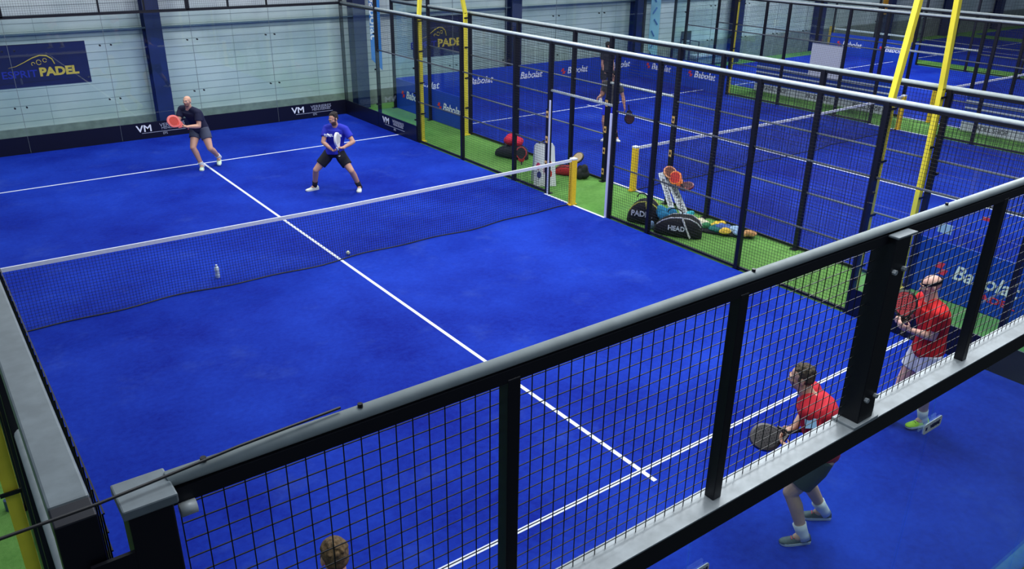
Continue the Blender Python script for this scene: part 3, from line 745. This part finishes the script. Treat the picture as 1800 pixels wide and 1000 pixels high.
# far left player: bald, navy shirt, stepping left with a red racket
S1 = dict(pelvis=(-.06, 6.66, .86), neck=(-.24, 6.60, 1.31), head=(-.27, 6.53, 1.485), face=-FF*.98 - RR*.12 + V((0,0,.12)), body=-FF*.9 - RR*.35,
    lat=RR*.93 - FF*.25 + V((0, 0, -.12)), hiplat=RR*.95-FF*.2, handL=(-.40, 6.36, .99), handR=(-.46, 6.42, 1.0), elL=V((.5, -.3, -.8)), elR=V((-.6, .2, -.8)),
    hdL=-RR*.8+FF*.1+V((0,0,.25)), hdR=-RR*.55-FF*.2+V((0,0,.4)), hnL=V((0, 0, 1))-FF*.3, hnR=RR+V((0,0,-.2)), hsL=-FF, hsR=-FF,
    ankR=(-.16, 6.52, .085), ankL=(.26, 6.62, .19), toeR=(-.35, -.95, 0), toeL=(-.3, -.8, -.55), soleL=(-.15, -.5, .85), knR=-FF-RR*.4, knL=-FF*.8+RR*.1,
    skin=(206, 156, 132), shirt=(9, 14, 52), shorts=(66, 72, 92), sockc=(215, 220, 225), sock=.07, shoe=(208, 232, 205), curl=1.3, hem=.5, g=1.14, beard=(150, 112, 96), bow=.05)
person('p1', 'bald person in a navy shirt and grey shorts lunging left on the far court line', S1)
racket((-.635, 6.38, 1.13), -RR*.62 - FF*.42 + V((0, 0, .52)), -FF*.75 + V((0,0,.5)) + RR*.2, (214, 66, 50), (240, 122, 116), 'red and pink padel racket held out by the bald far player', grip=(60, 30, 30), rimw=.036)
# far right player: blue shirt, wide stance
S2 = dict(pelvis=(1.60, 3.42, .79), neck=(1.62, 3.30, 1.33), head=(1.55, 3.24, 1.50), face=-FF*.75 - RR*.55 + V((0,0,-.32)), body=-FF*.95 - RR*.2,
    lat=RR*.98 - FF*.15, hiplat=RR, handR=(1.42, 3.14, .93), handL=(1.60, 3.00, .97), elR=V((-.7, .2, -.6)), elL=RR*.8+V((0,0,-.7)),
    hdR=RR*.55-FF*.5+V((0,0,-.2)), hdL=-RR*.9-FF*.2+V((0,0,.1)), hnR=V((0,0,1))+RR*.3, hnL=-FF*.2+V((0,0,1)), hsR=-FF, hsL=-FF,
    ankR=(1.24, 3.70, .085), ankL=(1.98, 3.18, .085), toeR=-RR*.75-FF*.6, toeL=-FF*.95+RR*.1, knR=-RR*.6-FF*.9, knL=RR*.5-FF*.9,
    skin=(198, 148, 126), shirt=(34, 44, 180), tail=-.07, g=1.08, shorts=(16, 17, 32), hair=(44, 36, 36), sockc=(24, 24, 40), sock=.12, shoe=(226, 232, 220), beard=(86, 62, 56), curl=1.2)
person('p2', 'dark haired person in a blue shirt and black shorts crouching with legs wide', S2)
cl = None
racket((1.505, 3.035, 1.13), V((-.03, -.06, 1))-RR*.05, RR*.98 - FF*.16, (214, 214, 212), (232, 232, 230), 'white padel racket held upright by the crouching player in blue')
sh2 = [o for o in bpy.data.objects if o.name.startswith('shirt')][-1]
text('lettering', 'PADEL CLUB', .06, LET, sh2, V((1.60, 3.30, 1.19)) - FF*.165 - RR*.02, RR + V((0,0,-.03)), V((0, 0, 1)) - FF*.05, ext=.008, bold=.002)
MB().chain([V((1.60, 3.30, 1.165)) - FF*.155 - RR*.155, V((1.60, 3.30, 1.21)) - FF*.165 - RR*.12, V((1.60, 3.30, 1.17)) - FF*.165 - RR*.07], [.012, .02, .012]).build('emblem', LET, sh2)

# near player in red, crouching
S4 = dict(pelvis=(.61, -8.46, .87), neck=(.45, -8.34, 1.41), head=(.385, -8.28, 1.585), face=(-.50, .83, -.14), body=(-.5, .83, 0),
    lat=(-.82, -.50, .0), hiplat=(-.84, -.50, 0), handL=(.33, -8.33, .93), handR=(.53, -8.20, .98), elL=V((.2, -.6, -1)), elR=V((.7, .3, -1)),
    hdL=V((-.1, .9, .1)), hdR=V((-.75, .3, -.1)), hnL=V((.4, 0, .9)), hnR=V((0, .2, -1)), hsL=V((.8, .4, 0)), hsR=V((-.2, .9, 0)),
    ankL=(.43, -8.53, .085), ankR=(.87, -8.44, .085), toeL=(-.80, .45, 0), toeR=(-.75, .6, 0), knL=V((-.6, .8, 0)), knR=V((-.5, .8, 0)),
    skin=(208, 164, 140), shirt=(196, 24, 44), shorts=(48, 64, 66), hair=(88, 76, 62), sockc=(214, 218, 222), sock=.11, shoe=(70, 84, 92), lace=(232, 60, 84), curl=1.1, vox=.007, bow=.06, hem=.72, g=1.15)
person('p4', 'person in a red shirt and dark shorts crouching behind the railing, grey shoes', S4)
racket((.275, -8.115, .945), V((-.88, .42, -.10)), V((-.30, -.42, .84)), (26, 24, 30), (40, 34, 40), 'black padel racket held low by the crouching player in red')
d4 = S4['_']; cdir = V((-.74, -.43, .50)).normalized(); sc4 = d4['sh']['L'] + (d4['el']['L']-d4['sh']['L'])*.32 + cdir*.100
px_ = RR.copy(); py_ = cdir.cross(px_).normalized(); px_ = py_.cross(cdir).normalized()
MB().prism([(-.045, -.04), (.045, -.04), (.045, .04), (-.045, .04)], (sc4, px_, py_, cdir), .006).build('sleeve_patch', mat('patch_blue', (150, 195, 228), .6), [o for o in bpy.data.objects if o.name.startswith('shirt')][-1])

# right player in red with a headband
S5 = dict(pelvis=(3.0, -8.09, .97), neck=(2.92, -8.05, 1.52), head=(2.885, -8.02, 1.70), face=(-.66, .60, -.20), body=(-.72, .60, 0),
    lat=(-.60, -.78, 0), hiplat=(-.62, -.78, 0), handL=(2.65, -8.02, 1.26), handR=(2.72, -7.87, 1.29), elL=V((.6, -.3, -1)), elR=V((.6, .4, -1)),
    hdL=V((-.7, .5, .35)), hdR=V((-.8, .1, .3)), hnL=V((.5, .6, .3)), hnR=V((0, -.8, .3)), hsL=V((0, 0, 1)), hsR=V((0, 0, 1)),
    ankL=(3.10, -8.17, .085), ankR=(2.88, -7.90, .085), toeL=(-.88, .30, 0), toeR=(-.8, .5, 0), knL=V((-.7, .6, 0)), knR=V((-.7, .6, 0)),
    skin=(212, 166, 150), shirt=(200, 20, 26), shorts=(222, 224, 230), sockc=(216, 220, 224), sock=.12, shoe=(176, 224, 50), lace=(60, 90, 40), curl=1.2, vox=.007, hem=.62, g=1.1)
person('p5', 'bald person in a red shirt, white shorts and yellow shoes wearing a black headband', S5)
d5 = S5['_']; hb = []
for k in range(25):
    a = 2*math.pi*k/24; c = d5['hpnt'](.079*math.cos(a), -.010+.099*math.sin(a), .045 - .012*math.sin(a)); o_ = (c - d5['hpnt'](0, -.01, .045)).normalized()
    hb.append([c - d5['fu']*.014, c - d5['fu']*.014 + o_*.004, c + d5['fu']*.014 + o_*.004, c + d5['fu']*.014])
head5 = [o for o in bpy.data.objects if o.name.startswith('body')][-1]
MB().loft(hb, caps=False).build('headband', BLK, head5.parent)
racket((2.74, -7.86, 1.47), V((.35, .30, .75)), V((-.62, -.50, .5)), (150, 30, 40), (30, 30, 34), 'dark red padel racket held upright by the player with the headband')

# nearest player, only the top of the head shows
S6 = dict(pelvis=(-3.74, -8.14, .90), neck=(-3.70, -7.99, 1.34), head=(-3.70, -7.965, 1.60), face=(.05, 1, -.12), body=(0, 1, 0), lat=(-1, 0, 0),
    handL=(-3.95, -8.10, .90), handR=(-3.50, -8.10, .90), hdL=V((.1, .4, -1)), hdR=V((-.1, .4, -1)), hnL=V((.6, -.3, 0)), hnR=V((-.6, -.3, 0)), elL=V((-.6, -.5, -.8)), elR=V((.6, -.5, -.8)),
    ankL=(-3.95, -8.12, .085), ankR=(-3.52, -8.08, .085), toeL=(-.1, 1, 0), toeR=(.1, 1, 0),
    skin=(206, 158, 136), shirt=(200, 40, 90), shorts=(30, 32, 44), hair=(116, 92, 62), sockc=(220, 220, 220), shoe=(60, 60, 70))
person('p6', 'brown haired person seen from behind, only the head visible at the bottom edge', S6)

# second court: player in the doorway, and a standing person behind
S3 = dict(pelvis=(9.17, 3.47, .93), neck=(9.14, 3.46, 1.46), head=(9.13, 3.45, 1.62), face=-RR*.9 - FF*.3, body=-RR*.6 - FF*.7, lat=RR*.8 - FF*.5,
    handR=(8.86, 3.62, 1.10), handL=(9.34, 3.16, .85), elR=V((-.3, .1, -1)), elL=V((.4, -.2, -.8)), ankR=(9.10, 3.56, .085), ankL=(9.30, 3.36, .085), toeR=-RR*.5-FF*.8, toeL=-FF+RR*.3,
    skin=(192, 140, 118), shirt=(64, 62, 60), shorts=(28, 48, 214), hair=(28, 24, 26), sockc=(26, 26, 34), sock=.14, shoe=(230, 232, 236), curl=.8)
person('p3', 'person in a dark patterned shirt and blue shorts on the second court, behind the doorway', S3)
racket((9.38, 3.02, .62), V((.05, -.1, -.9)), -FF + RR*.3, (60, 24, 30), (30, 26, 30), 'dark padel racket hanging from the hand of the player on the second court')
S7 = dict(pelvis=(12.62, 7.42, .95), neck=(12.62, 7.40, 1.48), head=(12.63, 7.38, 1.65), face=-FF*.2 + RR*.9, body=-FF*.6 + RR*.5, lat=RR*.9 + FF*.3,
    handR=(12.47, 7.40, .88), handL=(12.78, 7.28, .88), g=1.0, ankR=(12.5, 7.5, .085), ankL=(12.78, 7.3, .085), toeR=-FF, toeL=-FF+RR*.4,
    skin=(190, 140, 120), shirt=(30, 32, 44), shorts=(30, 30, 40), hair=(30, 26, 28), sockc=(220, 220, 220), shoe=(220, 220, 225))
person('p7', 'dark haired bearded person standing deep on the second court, head above the fence rail', S7)

# ------------------------------------------------------------------ ball, white capsule
bl = MB().ell((.20, .06, .034), ((.033, 0, 0), (0, .033, 0), (0, 0, .033)), 20, 14).build('padel_ball', mat('ball_pale', (226, 232, 200), .9), smooth=True); tag(bl, 'pale ball lying by the net on the centre line', 'ball')
bo = empty('white_capsule', (-1.86, .32, 0), 'small white capsule shape upright behind the net, left half of the court', 'bottle')  # outline of a white blurred shape, given a bottle form
MB().tube([(-1.86, .32, z) for z in (0, .01, .07, .085, .10, .16, .175, .19)], [.03, .036, .036, .031, .036, .036, .026, .015], 16).build('capsule_body', mat('capsule_white', (206, 222, 234), .3), bo, smooth=True)
MB().tube([(-1.86, .32, .188), (-1.86, .32, .212)], .017, 12).build('cap', mat('capsule_cap', (225, 232, 238), .4), bo)

# ------------------------------------------------------------------ bags and gear on the green strip
G = -.012
def racket_bag(c, ang, L_, w_, h, col, stripe, label, tilt=0, text_='', tcol=LET):
    """tear-drop padel bag lying on its side"""
    r = empty('racket_bag', (c[0], c[1], G), label, 'bag')
    ca, sa = math.cos(ang), math.sin(ang); u = V((ca, sa, 0)); v_ = V((-sa, ca, 0)); z = V((0, 0, 1)); c = V((c[0], c[1], G))
    prof = [(-.5, .25, .35), (-.47, .42, .6), (-.40, .72, .82), (-.25, .95, .98), (-.05, 1.0, 1.0), (.15, .93, .93), (.32, .74, .74), (.44, .48, .5), (.5, .25, .3)]
    rings = []
    for t, a, b in prof:
        rg = []
        for k in range(20):
            q = 2*math.pi*k/20; cx_ = math.copysign(abs(math.cos(q))**.7, math.cos(q)); cz = math.copysign(abs(math.sin(q))**.7, math.sin(q))
            rg.append(c + u*t*L_ + v_*(cx_*w_/2*a) + z*(h/2*b*1.0 + cz*h/2*b + h*.5*(1-b)*0))
        rings.append(rg)
    bm_ = mat('bag_%d_%d_%d' % col, col, .75, var=.15, scale=20, bump=.4, bscale=30)
    body = MB().loft(rings).build('bag_body', bm_, r, smooth=True)
    ins = [[c + z*h*.5 + (p - c - z*h*.5)*1.012 for p in rg] for rg in rings]
    st = MB()
    for k in (3, 7): st.tube([rg[k] for rg in ins[1:-1]], .012, 6)
    st.build('trim_stripe', mat('bagtrim_%d_%d_%d' % stripe, stripe, .6), r)
    MB().tube([rg[5] + z*.004 for rg in ins], .005, 6).build('zipper', mat('zip_grey', (90, 92, 96), .4), r)
    hp_ = [c + u*(L_*.1+L_*.16*math.cos(t)) + v_*(-w_*.1) + z*(h*.98 + .09*math.sin(t)) for t in [j*math.pi/10 for j in range(11)]]
    MB().tube(hp_, .011, 6).build('carry_handle', mat('strap_black', (22, 22, 26), .8), r)
    s_ = [c + u*L_*.45 + z*h*.2, c + u*L_*.56 - v_*w_*.2 + z*.02, c + u*L_*.5 - v_*w_*.62 + z*.012, c + u*L_*.1 - v_*w_*.62 + z*.012, c - u*L_*.1 - v_*w_*.45 + z*h*.2]
    MB().tube(s_, .01, 6).build('shoulder_strap', mat('strap_black', (22, 22, 26), .8), r)
    if text_: text('lettering', text_, h*.30, tcol, body, c + v_*(w_*.5+.002) + z*h*.46, -u, z, ext=.006, bold=.003, sx=.95)
    if text_: MB().bar(c + v_*(w_*.5+.003) - u*L_*.30 + z*h*.12, c + v_*(w_*.5+.003) - u*L_*.12 + z*h*.92, .02, .05, side=tuple(v_)).build('side_stripe', mat('bagtrim_%d_%d_%d' % stripe, stripe, .6), body)
    return r
def lump(name, c, size, col, label, cat, n=9, seed=1, flat=1.0, extra=None):
    rnd = random.Random(seed); mb = MB(); c = V(c)
    for i in range(n):
        a = rnd.uniform(0, 6.28); q = rnd.uniform(.1, .8)
        p = c + V((math.cos(a)*q*size[0]*.5, math.sin(a)*q*size[1]*.5, size[2]*rnd.uniform(.25, .6)))
        mb.ell(p, (V((size[0]*.28, 0, 0)), V((0, size[1]*.28, 0)), V((0, 0, size[2]*.35*flat))), 14, 8)
    mb.ell(c + V((0, 0, size[2]*.3)), (V((size[0]*.42, 0, 0)), V((0, size[1]*.42, 0)), V((0, 0, size[2]*.3))))
    o = blob(name, mb, .012, mat('cloth_%d_%d_%d' % col, col, .85, var=.2, scale=14, bump=.7, bscale=18), None, 4)
    if label: tag(o, label, cat)
    return o
racket_bag((5.42, -2.38), 2.10, .84, .36, .40, (20, 20, 24), (220, 220, 224), 'large black racket bag on its side, right of the fence post', text_='HEAD')
racket_bag((5.38, -1.56), 2.05, .60, .32, .48, (22, 22, 26), (214, 210, 90), 'black racket bag with a yellow stripe, left of the fence post', text_='PADEL')
lump('towel', (5.50, -2.00, .14), (.36, .42, .32), (24, 120, 166), 'crumpled teal blue towel on top of the black bags', 'towel', 5, 3)
lump('towel', (5.74, -2.28, .20), (.30, .14, .16), (60, 190, 205), 'turquoise cloth at the right end of the teal towel', 'towel', 6, 5)
lump('cloth', (5.50, -2.40, .30), (.22, .16, .12), (176, 200, 220), 'pale blue cloth lying on the large black bag', 'cloth', 6, 8)
lump('cloth', (5.26, -1.86, G), (.22, .16, .20), (120, 150, 190), 'pale blue cloth beside the base of the fence post', 'cloth', 6, 9)
# two leaning boards and rackets on top
def leaning(b, t, w_, label):
    b, t = V(b), V(t); o = MB().bar(b, t, w_, .02, side=(-.6, -.8, .1)).build('leaning_panel', mat('print_white', (206, 212, 222), .6)); tag(o, label, 'panel')
    d = (t-b).normalized(); nn = V((-.62, -.6, .4)); nn = (nn - d*nn.dot(d)).normalized(); 
    text('lettering', 'BABOLAT PADEL', w_*.62, BAND, o, (b+t)/2 + nn*.014, -d, nn.cross(-d), sx=1.1)
    return o
leaning((6.28, -1.46, G), (6.45, -.90, .62), .11, 'white printed panel leaning at the doorway, left one')
leaning((6.42, -1.62, G), (6.45, -1.14, .56), .15, 'white printed panel leaning at the doorway, right one')
racket((6.44, -1.16, .68), V((-.5, .6, .5)), V((-.5, -.4, .8)), (120, 66, 44), (226, 150, 110), 'brown and orange padel racket resting on top of the leaning panels')
racket((6.42, -1.32, .62), V((.1, .7, .3)), V((-.8, -.5, .2)), (200, 40, 30), (240, 130, 60), 'red padel racket with an orange rim on the leaning panels')
racket((6.44, -1.58, .52), V((.3, -.75, .1)), V((-.3, -.2, .9)), (70, 20, 36), (110, 34, 56), 'dark maroon padel racket lying beside the red one')
# colourful pile on the right
def pile():
    r = empty('clothes_pile', (6.16, -2.62, G), 'low pile of colourful clothes on a dark mat beside the second fence', 'clothes')
    mb = MB().ell((6.16, -2.62, .02), (V((.30, -.62, 0)), V((.2, .08, 0)), V((0, 0, .05)))); mb.build('mat', mat('mat_dark', (26, 30, 34), .8), r, smooth=True)
    cols = [((236, 190, 60), .30, .0), ((232, 228, 200), .2, .04), ((60, 140, 90), .12, -.03), ((226, 190, 60), .02, .05), ((30, 110, 110), .0, -.06), ((70, 100, 170), -.10, .0), ((230, 190, 70), -.14, -.09), ((150, 180, 214), -.24, .02), ((130, 160, 200), -.30, -.05), ((190, 140, 90), -.42, .0), ((200, 200, 205), .25, -.04)]
    for i, (c, t, q) in enumerate(cols):
        p = V((6.16, -2.62, .05)) + V((-.36, .93, 0))*t*1.5 + V((.93, .36, 0))*q*1.5
        o = lump('garment', p - V((0, 0, .02)), (.30, .26, .13), c, None, None, 3, i+20); o.parent = r; o.matrix_parent_inverse = Matrix.Translation(-V(r.location))
pile()
# far gear: bag with red top, white sandwich board, small bags
racket_bag((6.12, 3.55), 2.0, .85, .42, .30, (26, 32, 40), (40, 60, 60), 'dark green and black sports bag farthest along the green strip')
lump('jacket', (6.22, 3.58, .25), (.50, .44, .30), (206, 30, 62), 'red jacket heaped on the farthest sports bag', 'jacket', 10, 31)
def board():
    r = empty('sandwich_board', (5.42, 1.46, G), 'white folding board with red and blue figures standing near the net post', 'board')
    wm = mat('board_white', (226, 230, 234), .6)
    for sg, nm in ((-1, 'front_panel'), (1, 'back_panel')):
        y0 = 1.30 + sg*.22; pts = [(-.24, 0), (.24, 0), (.21, .82), (.17, .88), (-.17, .88), (-.21, .82)]
        x = V((.86, -.5, 0)); nn = V((-.5*1, -.86, .22)).normalized() if sg < 0 else V((.5, .86, .22)).normalized()
        up_ = V((0.5*.22, .86*.22, 1)).normalized() if sg < 0 else V((-.5*.22, -.86*.22, 1)).normalized()
        o = V((5.42, 1.46, G)) + V((-.5, -.86, 0))*(-sg*-.20 if sg < 0 else -.20)
        o = V((5.42, 1.46, G)) + V((.5, .86, 0))*sg*.20
        p = MB().prism(pts, (o, x, up_, nn), .02).build(nm, wm, r)
        if sg < 0:
            for a, b, col in ((-.14, .42, (222, 60, 110)), (-.12, .24, (40, 50, 130)), (.10, .47, (240, 110, 90)), (.11, .26, (200, 60, 50)), (.0, .33, (230, 200, 210))):
                MB().ell(o + x*a + up_*b + nn*.022, (x*.045, up_*.075, nn*.004)).build('figure', mat('fig_%d_%d_%d' % col, col, .6), p)
    MB().tube([V((5.42, 1.46, .86)) - V((.86, -.5, 0))*.12, V((5.42, 1.46, .91)), V((5.42, 1.46, .86)) + V((.86, -.5, 0))*.12], .014, 8).build('handle', BLK, r)
board()
racket((5.95, 2.95, .24), V((.1, .2, .95)), V((-.6, -.7, .1)), (30, 30, 40), (190, 50, 60), 'black padel racket with a red rim leaning behind the white board', s=1.0)
racket_bag((6.22, 1.72), 2.2, .50, .26, .22, (180, 30, 40), (30, 30, 30), 'small red and black bag behind the yellow net post')
lump('backpack', (6.38, 1.25, G), (.30, .28, .34), (30, 34, 36), 'small dark backpack right of the yellow net post', 'backpack', 8, 40)
racket((6.32, 1.42, .42), V((.35, -.7, .35)), V((-.5, -.4, .7)), (196, 170, 130), (60, 50, 40), 'tan padel racket lying across the small bags')
can = MB().tube([(-5.2, -3.95, G), (-5.2, -3.95, .10)], .034, 14).build('drink_can', mat('can_blue', (70, 90, 130), .35, .4)); tag(can, 'small bluish can on the grass at the lower left edge', 'can')
# stickers on the second court glass
for y, z, w_, h, col in ((-6.55, 1.35, .10, .09, (190, 50, 60)), (-6.95, 1.32, .26, .05, (190, 200, 230)), (-6.35, .98, .2, .14, (150, 180, 225))):
    o = MB().box(6.636, 6.642, y-w_/2, y+w_/2, z, z+h).build('glass_sticker', mat('sticker_%d' % col[0], col, .5)); tag(o, {190: 'small sticker on the near glass of the second court'}.get(0, ('red' if col[1] == 50 else 'pale long' if h < .06 else 'pale square') + ' sticker on the near glass of the second court'), 'sticker')

# things of one kind carry one group
GROUPS = dict(lamp_mast='yellow lamp masts between the courts', padel_racket='padel rackets held or laid down by the players', racket_bag='sports bags on the green strip',
    court_fence='black mesh and glass court enclosures', tennis_net='nets across the courts', person='players on the courts', cloth='cloths among the bags', towel='towels on the bags',
    post_sign_strip='plated strips on the doorway posts', leaning_panel='printed panels leaning at the doorway', glass_sticker='stickers on the near glass of the second court',
    glass_clip='clip plates on the glass joints', door_edge_strip='pale edge strips on the doorway posts', advertising_banner='banners on the hall wall', vertical_banner='tall banners by the hall wall')
for o in bpy.data.objects:
    k = o.name.split('.')[0]
    if o.parent is None and k in GROUPS: o['group'] = GROUPS[k]
